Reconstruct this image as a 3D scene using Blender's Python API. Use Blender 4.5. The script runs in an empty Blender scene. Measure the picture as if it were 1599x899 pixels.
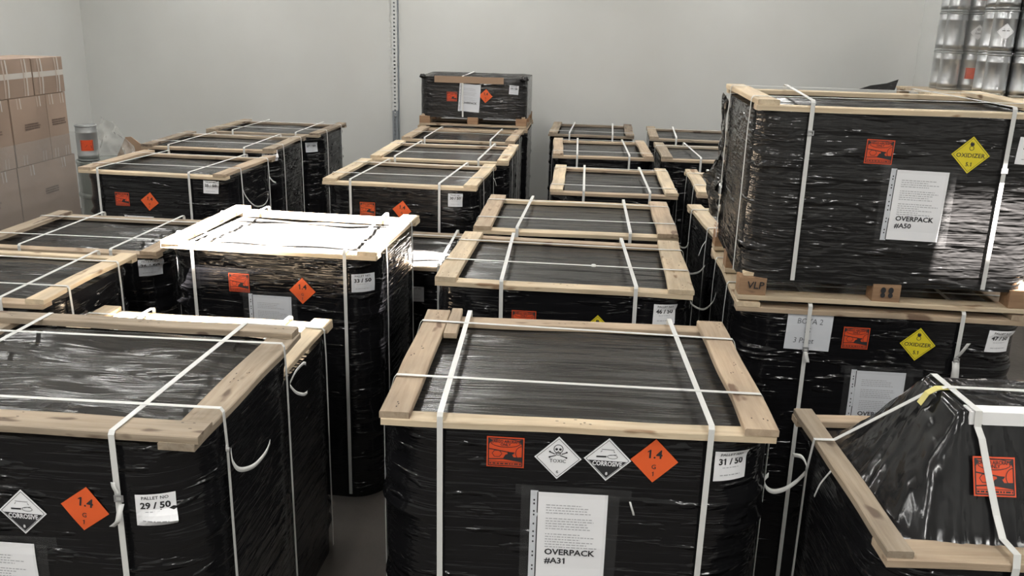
import bpy, bmesh, math, random
from mathutils import Vector, Matrix, noise
rad = math.radians
SC = bpy.context.scene
COL = SC.collection

# ------------------------------------------------------------------ camera
CAM_H = 2.5611
PITCH, ROLL, YAW = rad(16.853), rad(1.521), rad(4.766)
fwd = Vector((-math.sin(YAW) * math.cos(PITCH), math.cos(YAW) * math.cos(PITCH), -math.sin(PITCH)))
rgt = Vector((math.cos(YAW), math.sin(YAW), 0))
upv = rgt.cross(fwd)
r2 = rgt * math.cos(ROLL) + upv * math.sin(ROLL)
u2 = r2.cross(fwd)
cam = bpy.data.cameras.new('camera')
cam_ob = bpy.data.objects.new('camera', cam)
COL.objects.link(cam_ob)
cam.sensor_fit = 'HORIZONTAL'
cam.sensor_width = 36.0
cam.lens = 1398.34 / 1599.0 * 36.0
cam.clip_start = 0.05
cam_ob.matrix_world = Matrix(((r2.x, u2.x, -fwd.x, 0), (r2.y, u2.y, -fwd.y, 0), (r2.z, u2.z, -fwd.z, CAM_H), (0, 0, 0, 1)))
SC.camera = cam_ob

# ------------------------------------------------------------------ world, sun, lamps, exposure
w = bpy.data.worlds.new('world')
SC.world = w
w.use_nodes = True
w.node_tree.nodes['Background'].inputs[0].default_value = (0.75, 0.87, 1.0, 1)
w.node_tree.nodes['Background'].inputs[1].default_value = 1.2

SUN_DIR = Vector((-0.05, 0.19, -0.98)).normalized()
sun = bpy.data.lights.new('sun', 'SUN')
sun.energy = 190.0
sun.color = (1.0, 0.93, 0.88)
sun.angle = rad(0.53)
sun_ob = bpy.data.objects.new('sun', sun)
COL.objects.link(sun_ob)
sun_ob.rotation_euler = SUN_DIR.to_track_quat('-Z', 'Y').to_euler()

for lx in (-4.6, -1.5, 1.6, 4.7):
    for ly, lamp_w in ((-1.2, 52.0), (1.2, 36.0), (4.6, 32.0), (7.6, 42.0), (10.2, 36.0)):
        al = bpy.data.lights.new('ceiling_lamp', 'AREA')
        al.shape = 'RECTANGLE'
        al.size = 0.16
        al.size_y = 1.3
        al.energy = lamp_w * (1.1 if lx < 0 else 0.9)
        al.color = (1.0, 0.985, 0.95)
        ao = bpy.data.objects.new('ceiling_lamp', al)
        ao.location = (lx, ly, 4.38)
        COL.objects.link(ao)

SC.view_settings.view_transform = 'Standard'
SC.view_settings.look = 'None'
SC.view_settings.gamma = 1.0
SC.view_settings.use_curve_mapping = False
SC.view_settings.exposure = 0.0

# ------------------------------------------------------------------ materials
def mat(name, color=(0.8, 0.8, 0.8), rough=0.6, metal=0.0, spec=0.5):
    m = bpy.data.materials.new(name)
    m.use_nodes = True
    b = m.node_tree.nodes['Principled BSDF']
    b.inputs['Base Color'].default_value = (*color, 1)
    b.inputs['Roughness'].default_value = rough
    b.inputs['Metallic'].default_value = metal
    b.inputs['Specular IOR Level'].default_value = spec
    return m

def nd(m, t, **kw):
    n = m.node_tree.nodes.new(t)
    for k, v in kw.items():
        setattr(n, k, v)
    return n

def lk(m, a, b):
    m.node_tree.links.new(a, b)

def coords(m, scale, rand=True):
    tc = nd(m, 'ShaderNodeTexCoord')
    src = tc.outputs['Object']
    if rand:
        oi = nd(m, 'ShaderNodeObjectInfo')
        mu = nd(m, 'ShaderNodeMath', operation='MULTIPLY')
        mu.inputs[1].default_value = 37.0
        lk(m, oi.outputs['Random'], mu.inputs[0])
        ad = nd(m, 'ShaderNodeVectorMath', operation='ADD')
        lk(m, src, ad.inputs[0])
        lk(m, mu.outputs[0], ad.inputs[1])
        src = ad.outputs[0]
    outs = []
    for s in scale:
        mp = nd(m, 'ShaderNodeMapping')
        mp.inputs['Scale'].default_value = s
        lk(m, src, mp.inputs['Vector'])
        outs.append(mp.outputs[0])
    return outs

def noise_n(m, vec, scale=1.0, detail=3.0, rough=0.55, dist=0.0):
    n = nd(m, 'ShaderNodeTexNoise')
    n.inputs['Scale'].default_value = scale
    n.inputs['Detail'].default_value = detail
    n.inputs['Roughness'].default_value = rough
    n.inputs['Distortion'].default_value = dist
    lk(m, vec, n.inputs['Vector'])
    return n.outputs['Fac']

def ramp(m, fac, stops):
    r = nd(m, 'ShaderNodeValToRGB')
    e = r.color_ramp.elements
    while len(e) < len(stops):
        e.new(0.5)
    for k, (p, c) in enumerate(stops):
        e[k].position = p
        e[k].color = (*c, 1) if len(c) == 3 else c
    lk(m, fac, r.inputs[0])
    return r.outputs[0]

def madd(m, a, ka, b=None):
    n = nd(m, 'ShaderNodeMath', operation='MULTIPLY_ADD')
    lk(m, a, n.inputs[0])
    n.inputs[1].default_value = ka
    if b is None:
        n.inputs[2].default_value = 0
    else:
        lk(m, b, n.inputs[2])
    return n.outputs[0]

def bump(m, h, dist=0.01, strength=1.0):
    b = nd(m, 'ShaderNodeBump')
    b.inputs['Distance'].default_value = dist
    b.inputs['Strength'].default_value = strength
    lk(m, h, b.inputs['Height'])
    lk(m, b.outputs[0], m.node_tree.nodes['Principled BSDF'].inputs['Normal'])

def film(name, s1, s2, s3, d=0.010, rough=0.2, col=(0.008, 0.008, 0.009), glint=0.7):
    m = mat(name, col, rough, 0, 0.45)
    v1, v2, v3 = coords(m, (s1, s2, s3))
    n1 = noise_n(m, v1, 1, 3, 0.6, 0.15)
    n2 = noise_n(m, v2, 1, 3, 0.55, 0.3)
    n3 = noise_n(m, v3, 1, 2, 0.5, 0.2)
    gl = ramp(m, n3, [(0.57, (0, 0, 0)), (0.76, (1, 1, 1))])
    h = madd(m, n1, 0.55)
    h = madd(m, n2, 0.75, h)
    h = madd(m, gl, glint, h)
    bump(m, h, d)
    return m

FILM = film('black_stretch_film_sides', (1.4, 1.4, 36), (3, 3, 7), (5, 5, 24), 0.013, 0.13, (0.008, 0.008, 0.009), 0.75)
FILM_TOP = film('black_stretch_film_tops', (0.5, 26, 4), (1.3, 10, 6), (3.0, 18, 6), 0.018, 0.24, (0.036, 0.035, 0.034), 0.25)  # sheen of wall and ceiling put into a lighter base colour than the sides
FILM_X = film('black_stretch_film_crumpled', (2.2, 2.2, 26), (5, 5, 12), (3.5, 3.5, 20), 0.022, 0.13, (0.022, 0.0215, 0.0215), 0.6)
FILM_TENT = film('black_stretch_film_tented', (14, 4, 3), (5, 5, 5), (12, 4, 4), 0.008, 0.15, (0.013, 0.013, 0.014), 0.2)

def wood(name, c0, c1, knot):
    m = mat(name, c0, 0.75)
    v1, v2, v3 = coords(m, ((3, 45, 45), (2.5, 6, 6), (5, 14, 14)))
    g = noise_n(m, v1, 1, 4, 0.6, 0.4)
    s = noise_n(m, v2, 1, 3)
    k = noise_n(m, v3, 1, 2, 0.5)
    c = ramp(m, g, [(0.3, c1), (0.62, c0)])
    c2 = ramp(m, s, [(0.3, (0.72, 0.72, 0.72)), (0.7, (1.1, 1.08, 1.05))])
    mx = nd(m, 'ShaderNodeMix', data_type='RGBA', blend_type='MULTIPLY')
    mx.inputs[0].default_value = 1
    lk(m, c, mx.inputs[6])
    lk(m, c2, mx.inputs[7])
    kf = ramp(m, k, [(0.645, (0, 0, 0)), (0.70, (0.85, 0.85, 0.85))])
    mk = nd(m, 'ShaderNodeMix', data_type='RGBA')
    lk(m, kf, mk.inputs[0])
    lk(m, mx.outputs[2], mk.inputs[6])
    mk.inputs[7].default_value = (*knot, 1)
    lk(m, mk.outputs[2], m.node_tree.nodes['Principled BSDF'].inputs['Base Color'])
    bump(m, g, 0.004, 0.6)
    return m

WOOD = {
    'pale': wood('pale_pine_wood', (0.72, 0.60, 0.43), (0.58, 0.455, 0.31), (0.22, 0.12, 0.06)),
    'mid': wood('weathered_tan_wood', (0.52, 0.41, 0.295), (0.40, 0.30, 0.21), (0.14, 0.08, 0.05)),
    'grey': wood('greyed_pallet_wood', (0.40, 0.33, 0.25), (0.29, 0.23, 0.165), (0.10, 0.065, 0.045)),
    'dark': wood('dark_aged_wood', (0.30, 0.24, 0.18), (0.20, 0.155, 0.115), (0.08, 0.05, 0.04)),
    'red': wood('reddish_block_wood', (0.42, 0.26, 0.15), (0.32, 0.19, 0.11), (0.12, 0.06, 0.04)),
}
STRAP = mat('white_polyester_strap', (0.70, 0.70, 0.68), 0.42)
PAPER = mat('white_paper', (0.92, 0.92, 0.94), 0.5)
GREYP = mat('greyish_paper', (0.70, 0.72, 0.76), 0.4)
INK = mat('black_ink', (0.025, 0.025, 0.028), 0.55)
FAINT = mat('faint_grey_print', (0.42, 0.42, 0.44), 0.6)
ORANGE = mat('orange_red_label', (0.82, 0.125, 0.03), 0.42)
REDOR = mat('red_orange_label', (0.72, 0.085, 0.025), 0.42)
YELLOW = mat('yellow_label', (0.80, 0.66, 0.03), 0.42)
STEEL = mat('steel_buckle', (0.55, 0.55, 0.56), 0.35, 0.8)
CARD = mat('brown_cardboard', (0.36, 0.245, 0.165), 0.8)
FOAM = mat('white_foam_protector', (0.88, 0.88, 0.88), 0.7)
PENCIL = mat('pencil_grey', (0.12, 0.125, 0.14), 0.7)
NAIL = mat('dark_nail_marks', (0.06, 0.04, 0.03), 0.7)
YTAPE = mat('yellow_tape', (0.70, 0.62, 0.22), 0.5)

def clear(name, alpha, rough=0.15, col=(0.9, 0.92, 0.92), bump_d=0.02, sc=9):
    m = mat(name, col, rough)
    b = m.node_tree.nodes['Principled BSDF']
    b.inputs['Alpha'].default_value = alpha
    v, = coords(m, ((sc, sc, sc),))
    bump(m, noise_n(m, v, 1, 4, 0.6, 0.5), bump_d)
    return m

CLEAR = clear('clear_tape', 0.045, 0.12, (0.5, 0.5, 0.5))
CLEARFILM = clear('clear_stretch_film', 0.16, 0.2, (0.8, 0.83, 0.82), 0.03, 7)
CLEARBAG = clear('clear_plastic_sheet', 0.34, 0.22, (0.60, 0.61, 0.57), 0.05, 14)

# ------------------------------------------------------------------ mesh helpers
def mesh_obj(name, verts, faces, m, parent=None, smooth=False, loc=None):
    me = bpy.data.meshes.new(name)
    me.from_pydata([tuple(v) for v in verts], [], faces)
    me.update()
    if smooth:
        for p in me.polygons:
            p.use_smooth = True
    me.materials.append(m)
    o = bpy.data.objects.new(name, me)
    COL.objects.link(o)
    if parent is not None:
        o.parent = parent
    if loc is not None:
        o.location = loc
    return o

def tag(o, label, cat, group=None, kind=None):
    if label:
        o['label'] = label
    if cat:
        o['category'] = cat
    if group:
        o['group'] = group
    if kind:
        o['kind'] = kind
    return o

def empty(name, loc, rz=0.0):
    o = bpy.data.objects.new(name, None)
    o.empty_display_size = 0.1
    COL.objects.link(o)
    o.location = loc
    o.rotation_euler = (0, 0, rz)
    return o

class MB:
    def __init__(s):
        s.v, s.f = [], []
    def add(s, verts, faces):
        n = len(s.v)
        s.v += [tuple(p) for p in verts]
        s.f += [tuple(i + n for i in q) for q in faces]
    def box(s, x0, x1, y0, y1, z0, z1):
        s.add([(x0, y0, z0), (x1, y0, z0), (x1, y1, z0), (x0, y1, z0), (x0, y0, z1), (x1, y0, z1), (x1, y1, z1), (x0, y1, z1)],
              [(0, 3, 2, 1), (4, 5, 6, 7), (0, 1, 5, 4), (1, 2, 6, 5), (2, 3, 7, 6), (3, 0, 4, 7)])
    def build(s, name, m, parent=None, smooth=False, loc=None):
        return mesh_obj(name, s.v, s.f, m, parent, smooth, loc)

def lathe(profile, n=28):
    v, f = [], []
    for (r, z) in profile:
        for k in range(n):
            a = 2 * math.pi * k / n
            v.append((r * math.cos(a), r * math.sin(a), z))
    for i in range(len(profile) - 1):
        for k in range(n):
            k2 = (k + 1) % n
            f.append((i * n + k, i * n + k2, (i + 1) * n + k2, (i + 1) * n + k))
    f.append(tuple(reversed(range(n))))
    f.append(tuple(range((len(profile) - 1) * n, len(profile) * n)))
    return v, f

def ribbon(name, pts, wdir, width, thick, m, parent, smooth=False):
    """flat band along pts; wdir = width direction (vector or list of vectors)"""
    pts = [Vector(p) for p in pts]
    v, f = [], []
    n = len(pts)
    for i, p in enumerate(pts):
        a = pts[max(i - 1, 0)]
        b = pts[min(i + 1, n - 1)]
        t = (b - a).normalized()
        wd = Vector(wdir[i] if isinstance(wdir, list) else wdir).normalized()
        nn = t.cross(wd).normalized()
        for sw, sn in ((-1, -1), (1, -1), (1, 1), (-1, 1)):
            v.append(p + wd * (sw * width / 2) + nn * (sn * thick / 2))
    for i in range(n - 1):
        for k in range(4):
            k2 = (k + 1) % 4
            f.append((i * 4 + k, i * 4 + k2, i * 4 + 4 + k2, i * 4 + 4 + k))
    f.append((3, 2, 1, 0))
    f.append(tuple(range(4 * n - 4, 4 * n)))
    return mesh_obj(name, v, f, m, parent, smooth)

def plank(name, length, width, thick, m, parent, loc, rz=0.0, seed=0, wav=0.0035, ry=0.0):
    """sawn board with slightly wavy edges, long axis = local x"""
    rnd = random.Random(seed)
    n = 12
    v, f = [], []
    ph = rnd.uniform(0, 50)
    for i in range(n + 1):
        x = -length / 2 + length * i / n
        a = noise.noise((x * 3 + ph, 0, 0)) * wav * 2
        b = noise.noise((x * 3 + ph, 7, 0)) * wav * 2
        z = noise.noise((x * 2 + ph, 3, 5)) * wav
        c = 0.003
        y0, y1 = -width / 2 + a, width / 2 + b
        z0, z1 = -thick / 2 + z, thick / 2 + z
        v += [(x, y0, z0), (x, y1, z0), (x, y1, z1 - c), (x, y1 - c, z1), (x, y0 + c, z1), (x, y0, z1 - c)]
    for i in range(n):
        for k in range(6):
            k2 = (k + 1) % 6
            f.append((i * 6 + k, (i + 1) * 6 + k, (i + 1) * 6 + k2, i * 6 + k2))
    f.append(tuple(range(6)))
    f.append(tuple(reversed(range(6 * n, 6 * n + 6))))
    o = mesh_obj(name, v, f, m, parent)
    o.location = loc
    o.rotation_euler = (0, ry, rz)
    return o

# ------------------------------------------------------------------ lettering as flat print
_tc = {}
def text2d(s, size, bold=0.0, sx=1.0, shear=0.0):
    key = (s, size, bold, sx, shear)
    if key in _tc:
        return _tc[key]
    cu = bpy.data.curves.new('lettering_curve', 'FONT')
    cu.body = s
    cu.size = size
    cu.align_x = 'CENTER'
    cu.align_y = 'CENTER'
    cu.offset = bold * size
    cu.resolution_u = 2
    cu.shear = shear
    to = bpy.data.objects.new('lettering_tmp', cu)
    COL.objects.link(to)
    dg = bpy.context.evaluated_depsgraph_get()
    dg.update()
    me = bpy.data.meshes.new_from_object(to.evaluated_get(dg))
    vs = [(p.co.x * sx, p.co.y) for p in me.vertices]
    fs = [tuple(p.vertices) for p in me.polygons]
    bpy.data.objects.remove(to)
    bpy.data.curves.remove(cu)
    bpy.data.meshes.remove(me)
    if '1' in s and not any(ch.islower() for ch in s):
        # give the plain-stem figure 1 its upstroke, as in the printed labels
        par = list(range(len(vs)))
        def find(a):
            while par[a] != a:
                a = par[a]
            return a
        for q in fs:
            for b_ in q[1:]:
                par[find(b_)] = find(q[0])
        comps = {}
        for i in range(len(vs)):
            comps.setdefault(find(i), []).append(i)
        comps = sorted(comps.values(), key=lambda c: min(vs[i][0] for i in c))
        chars = [c for c in s if c != ' ']
        if len(chars) == len(comps):
            for ch, c in zip(chars, comps):
                if ch == '1':
                    x0, x1 = min(vs[i][0] for i in c), max(vs[i][0] for i in c)
                    y0, y1 = min(vs[i][1] for i in c), max(vs[i][1] for i in c)
                    h_, m_ = y1 - y0, (x0 + x1) / 2
                    n_ = len(vs)
                    vs += [(m_, y1), (x0 - 0.20 * h_, y1 - 0.20 * h_), (x0 - 0.20 * h_, y1 - 0.32 * h_), (m_, y1 - 0.18 * h_)]
                    fs.append((n_, n_ + 1, n_ + 2, n_ + 3))
    _tc[key] = (vs, fs)
    return _tc[key]

class P2:
    """flat 2D artwork"""
    def __init__(s):
        s.v, s.f = [], []
    def poly(s, pts):
        n = len(s.v)
        s.v += list(pts)
        s.f.append(tuple(range(n, n + len(pts))))
    def rect(s, x0, x1, y0, y1):
        s.poly([(x0, y0), (x1, y0), (x1, y1), (x0, y1)])
    def bar(s, x0, y0, x1, y1, t):
        d = Vector((x1 - x0, y1 - y0)).normalized()
        n = Vector((-d.y, d.x)) * t / 2
        s.poly([(x0 - n.x, y0 - n.y), (x1 - n.x, y1 - n.y), (x1 + n.x, y1 + n.y), (x0 + n.x, y0 + n.y)])
    def disc(s, cx, cy, rx, ry=None, n=14):
        ry = ry or rx
        s.poly([(cx + rx * math.cos(2 * math.pi * k / n), cy + ry * math.sin(2 * math.pi * k / n)) for k in range(n)])
    def ring(s, cx, cy, rx, ry, t, n=16, a0=0, a1=360):
        for k in range(n):
            a = rad(a0 + (a1 - a0) * k / n)
            b = rad(a0 + (a1 - a0) * (k + 1) / n)
            s.poly([(cx + rx * math.cos(a), cy + ry * math.sin(a)), (cx + rx * math.cos(b), cy + ry * math.sin(b)),
                    (cx + (rx - t) * math.cos(b), cy + (ry - t) * math.sin(b)), (cx + (rx - t) * math.cos(a), cy + (ry - t) * math.sin(a))])
    def frame(s, hw, hh, t):
        s.rect(-hw, hw, hh - t, hh)
        s.rect(-hw, hw, -hh, -hh + t)
        s.rect(-hw, -hw + t, -hh + t, hh - t)
        s.rect(hw - t, hw, -hh + t, hh - t)
    def dframe(s, r, t):
        for a, b in (((0, r), (r, 0)), ((r, 0), (0, -r)), ((0, -r), (-r, 0)), ((-r, 0), (0, r))):
            s.bar(*a, *b, t)
    def text(s, t, size, x, y, bold=0.0, sx=1.0, shear=0.0):
        vs, fs = text2d(t, size, bold, sx, shear)
        n = len(s.v)
        s.v += [(p[0] + x, p[1] + y) for p in vs]
        s.f += [tuple(i + n for i in q) for q in fs]
    def lines(s, x0, x1, y, h, rnd, full=1.0):
        x = x0
        end = x0 + (x1 - x0) * full
        while x < end:
            l = rnd.uniform(0.004, 0.014)
            s.rect(x, min(x + l, end), y - h / 2, y + h / 2)
            x += l + 0.003

def grid2(hw, hh, nx=8, nz=8, diamond=False):
    v, f = [], []
    for j in range(nz + 1):
        for i in range(nx + 1):
            a, b = -1 + 2 * i / nx, -1 + 2 * j / nz
            if diamond:
                v.append(((a + b) / 2 * hw, (b - a) / 2 * hw))
            else:
                v.append((a * hw, b * hh))
    for j in range(nz):
        for i in range(nx):
            f.append((j * (nx + 1) + i, j * (nx + 1) + i + 1, (j + 1) * (nx + 1) + i + 1, (j + 1) * (nx + 1) + i))
    return v, f

def put(name, v2, f2, m, parent, surf, u, z, rot, off):
    c, s = math.cos(rot), math.sin(rot)
    V = [surf(u + c * a - s * b, z + s * a + c * b, off) for a, b in v2]
    return mesh_obj(name, V, f2, m, parent)

def art_print(name, p, m, parent, surf, u, z, rot, off):
    return put(name, p.v, p.f, m, parent, surf, u, z, rot, off)

def cargo_label(T, surf, u, z, rot=0.0, hw=0.056, hh=0.050, m=None):
    v, f = grid2(hw, hh, 6, 6)
    b = put('cargo_label', v, f, m or REDOR, T, surf, u, z, rot, 0.0035)
    b['label'] = 'red-orange cargo aircraft label with black loading picture'
    p = P2()
    p.frame(hw * 0.93, hh * 0.92, 0.003)
    for sx in (-1, 1):
        p.poly([(sx * hw * 0.9, hh * 0.88), (sx * hw * 0.9, hh * 0.45), (sx * hw * 0.72, hh * 0.80)])
    p.ring(0, hh * 0.62, hw * 0.8, hh * 0.30, 0.002, 16)
    p.poly([(-hw * 0.15, -hh * 0.45), (hw * 0.9, -hh * 0.62), (hw * 0.9, -hh * 0.28), (hw * 0.45, -hh * 0.30), (hw * 0.3, -hh * 0.02), (0.0, -hh * 0.15)])
    p.poly([(hw * 0.1, hh * 0.05), (hw * 0.5, hh * 0.02), (hw * 0.42, -hh * 0.12), (hw * 0.12, -hh * 0.1)])
    p.ring(-hw * 0.45, -hh * 0.1, hw * 0.28, hh * 0.26, 0.002, 6)
    p.bar(-hw * 0.88, hh * 0.2, hw * 0.2, hh * 0.02, 0.003)
    p.bar(-hw * 0.88, -hh * 0.48, -hw * 0.1, -hh * 0.42, 0.003)
    p.ring(hw * 0.95, -hh * 0.02, hw * 0.42, hh * 0.5, 0.002, 12, 100, 260)
    p.rect(-hw * 0.9, hw * 0.9, -hh * 0.66, -hh * 0.63)
    rnd = random.Random(3)
    p.lines(-hw * 0.85, hw * 0.85, -hh * 0.76, 0.004, rnd)
    p.text('CARGO AIRCRAFT', 0.0125, 0, hh * 0.70, 0.02, 0.82)
    p.text('ONLY', 0.0115, 0, hh * 0.50, 0.02)
    art_print('label_print', p, INK, b, surf, u, z, rot, 0.0044)
    return b

def diamond(T, surf, u, z, kind, rot=0.0, r=0.0707):
    cm = {'toxic': PAPER, 'corrosive': PAPER, 'explosive': ORANGE, 'oxidizer': YELLOW}[kind]
    v, f = grid2(r, r, 6, 6, True)
    b = put('hazard_label', v, f, cm, T, surf, u, z, rot, 0.0035)
    p, q = P2(), None
    k = r / 0.0707
    if kind == 'explosive':
        b['label'] = 'orange diamond reading 1.4 G 1'
        p.text('1.4', 0.038 * k, 0, 0.020 * k, 0.02)
        p.text('G', 0.020 * k, 0, -0.020 * k, 0.01)
        p.text('1', 0.020 * k, 0, -0.043 * k, 0.01)
    elif kind == 'oxidizer':
        b['label'] = 'yellow diamond reading OXIDIZER 5.1 under a flame'
        p.dframe(r * 0.90, 0.0014)
        p.text('OXIDIZER', 0.0225 * k, 0, -0.002 * k, 0.012, 1.04)
        p.text('5.1', 0.021 * k, 0, -0.036 * k, 0.02)
        p.ring(0, 0.026 * k, 0.009 * k, 0.009 * k, 0.0022, 12)
        p.poly([(-0.006 * k, 0.035 * k), (0.006 * k, 0.035 * k), (0.008 * k, 0.041 * k), (0.003 * k, 0.050 * k), (0, 0.044 * k), (-0.003 * k, 0.052 * k), (-0.008 * k, 0.042 * k)])
    elif kind == 'toxic':
        b['label'] = 'white diamond with skull reading TOXIC 6'
        p.dframe(r * 0.90, 0.0014)
        p.ring(0, 0.030 * k, 0.0145 * k, 0.0150 * k, 0.0022, 18)
        p.ring(0, 0.015 * k, 0.008 * k, 0.006 * k, 0.002, 10)
        p.disc(-0.0055 * k, 0.029 * k, 0.004 * k)
        p.disc(0.0055 * k, 0.029 * k, 0.004 * k)
        p.poly([(0, 0.025 * k), (0.002 * k, 0.020 * k), (-0.002 * k, 0.020 * k)])
        for s in (-1, 1):
            p.bar(s * -0.024 * k, 0.003 * k, s * -0.006 * k, 0.009 * k, 0.003 * k)
            p.bar(s * -0.024 * k, 0.019 * k, s * -0.010 * k, 0.013 * k, 0.003 * k)
            p.disc(s * 0.025 * k, 0.002 * k, 0.003 * k, None, 8)
            p.disc(s * 0.025 * k, 0.020 * k, 0.003 * k, None, 8)
        p.text('TOXIC', 0.016 * k, 0, -0.010 * k, 0.0)
        p.text('6', 0.014 * k, 0, -0.046 * k, 0.0)
    else:
        b['label'] = 'white and black diamond reading CORROSIVE'
        p.dframe(r * 0.90, 0.0014)
        e = r * 0.86
        p.poly([(-e + 0.004 * k, -0.004 * k), (e - 0.004 * k, -0.004 * k), (0, -e)])
        p.poly([(-0.034 * k, 0.006 * k), (-0.004 * k, 0.007 * k), (-0.004 * k, 0.012 * k), (-0.034 * k, 0.011 * k)])
        p.bar(-0.020 * k, 0.033 * k, 0.018 * k, 0.033 * k, 0.0016)
        p.bar(-0.018 * k, 0.029 * k, -0.022 * k, 0.024 * k, 0.0016)
        p.bar(0.016 * k, 0.029 * k, 0.020 * k, 0.024 * k, 0.0016)
        p.ring(0.014 * k, 0.010 * k, 0.016 * k, 0.007 * k, 0.0016, 12)
        p.bar(0.004 * k, 0.014 * k, 0.026 * k, 0.018 * k, 0.0016)
        q = P2()
        q.text('CORROSIVE', 0.0205 * k, 0, -0.014 * k, 0.028, 0.80)
        q.text('8', 0.013 * k, 0, -0.046 * k, 0.03)
    art_print('label_print', p, INK, b, surf, u, z, rot, 0.0044)
    if q:
        art_print('lettering', q, PAPER, b, surf, u, z, rot, 0.0052)
    return b

def number_label(T, surf, u, z, num, rot=0.0, hw=0.051, hh=0.048, m=None):
    v, f = grid2(hw, hh, 6, 6)
    b = put('pallet_number_label', v, f, m or PAPER, T, surf, u, z, rot, 0.0035)
    p = P2()
    p.text('PALLET NO', 0.0135, 0, hh * 0.76, 0.01, 1.0)
    if num:
        p.text(num, 0.0265, 0, hh * 0.26, 0.035, 1.02)
    rnd = random.Random(9)
    art_print('lettering', p, INK, b, surf, u, z, rot, 0.0044)
    g = P2()
    g.lines(-hw * 0.5, hw * 0.5, -hh * 0.12, 0.0022, rnd)
    g.lines(-hw * 0.62, hw * 0.62, -hh * 0.62, 0.0030, rnd)
    art_print('fine_print', g, FAINT, b, surf, u, z, rot, 0.0044)
    return b

def sleeve(T, surf, u, z, text, rot=0.0, m=None, tape=True, seed=1):
    """clear punched pocket with an A4 sheet; u,z = centre of the sheet"""
    rnd = random.Random(seed)
    hw, hh = 0.105, 0.148
    v, f = grid2(hw, hh, 8, 8)
    b = put('document_sleeve', v, f, m or PAPER, T, surf, u, z, rot, 0.0040)
    b['label'] = 'white A4 sheet in a clear punched sleeve'
    c, s = math.cos(rot), math.sin(rot)
    def at(a, bb):
        return u + c * a - s * bb, z + s * a + c * bb
    su, sz = at(-hw - 0.012, 0)
    v, f = grid2(0.0115, hh + 0.004, 2, 8)
    st = put('punch_strip', v, f, GREYP, b, surf, su, sz, rot, 0.0036)
    hp = P2()
    for yy in (-0.120, -0.107, -0.072, -0.058, -0.022, -0.004, 0.013, 0.040, 0.071, 0.083, 0.108, 0.120):
        hp.disc(0, yy, 0.0028, 0.0036, 8)
    hp.rect(0.0085, 0.0115, -hh, hh)
    art_print('punch_hole', hp, INK, b, surf, su, sz, rot, 0.0046)
    g = P2()
    y = 0.106
    for par in (4, 5, 6):
        for k in range(par):
            g.lines(-0.080, 0.085, y, 0.0026, rnd, rnd.uniform(0.35, 1.0) if par == 6 else rnd.uniform(0.6, 1.0))
            y -= 0.0088
        y -= 0.010
    art_print('fine_print', g, FAINT, b, surf, u, z, rot, 0.0050)
    if text:
        p = P2()
        for i, t in enumerate(text):
            vs, fs = text2d(t, 0.0285, 0.022, 1.06)
            x0 = min(q[0] for q in vs)
            n = len(p.v)
            p.v += [(q[0] - x0 - 0.080, q[1] - 0.056 - i * 0.031) for q in vs]
            p.f += [tuple(k + n for k in q) for q in fs]
        art_print('lettering', p, INK, b, surf, u, z, rot, 0.0052)
    if tape:
        for a, bb, tw, th in ((-hw - 0.03, 0.0, 0.022, hh + 0.02), (hw + 0.012, -0.01, 0.022, hh + 0.01), (0.0, hh + 0.004, hw + 0.07, 0.018)):
            tu, tz = at(a, bb)
            v, f = grid2(tw, th, 4, 6)
            t = put('clear_tape', v, f, CLEAR, T, surf, tu, tz, rot + rnd.uniform(-0.03, 0.03), 0.0056)
    return b

# ------------------------------------------------------------------ room
X0, X1, Y0, Y1, ZC = -6.65, 6.6, -2.6, 11.55, 4.5

WALL = mat('painted_panel_wall', (0.60, 0.605, 0.585), 0.62)
v, = coords(WALL, ((0.7, 0.7, 0.7),), False)
n = noise_n(WALL, v, 1, 4)
lk(WALL, ramp(WALL, n, [(0.3, (0.575, 0.575, 0.55)), (0.7, (0.625, 0.63, 0.61))]), WALL.node_tree.nodes['Principled BSDF'].inputs['Base Color'])
FLOOR = mat('worn_concrete_floor', (0.2, 0.18, 0.16), 0.55)
v, v2_ = coords(FLOOR, ((1.2, 1.2, 1.2), (14, 14, 14)), False)
n = noise_n(FLOOR, v, 1, 6)
lk(FLOOR, ramp(FLOOR, n, [(0.3, (0.075, 0.066, 0.058)), (0.7, (0.12, 0.106, 0.094))]), FLOOR.node_tree.nodes['Principled BSDF'].inputs['Base Color'])
bump(FLOOR, noise_n(FLOOR, v2_, 1, 4), 0.004)
CEIL = mat('white_ceiling_sheet', (0.62, 0.62, 0.61), 0.8)

def struct(name, mb, m):
    return tag(mb.build(name, m), None, None, None, 'structure')

b = MB(); b.box(X0, X1, Y0, Y1, -0.1, 0.0); struct('floor', b, FLOOR)
b = MB(); b.box(X0 - 0.1, X1 + 0.1, Y1, Y1 + 0.1, -0.1, ZC + 0.1); struct('wall_back', b, WALL)
b = MB(); b.box(X0 - 0.1, X0, Y0, Y1, -0.1, ZC + 0.1); struct('wall_left', b, WALL)
b = MB(); b.box(X1, X1 + 0.1, Y0, Y1, -0.1, ZC + 0.1); struct('wall_right', b, WALL)
b = MB(); b.box(X0 - 0.1, X1 + 0.1, Y0 - 0.1, Y0, -0.1, ZC + 0.1); struct('wall_front', b, WALL)
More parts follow.
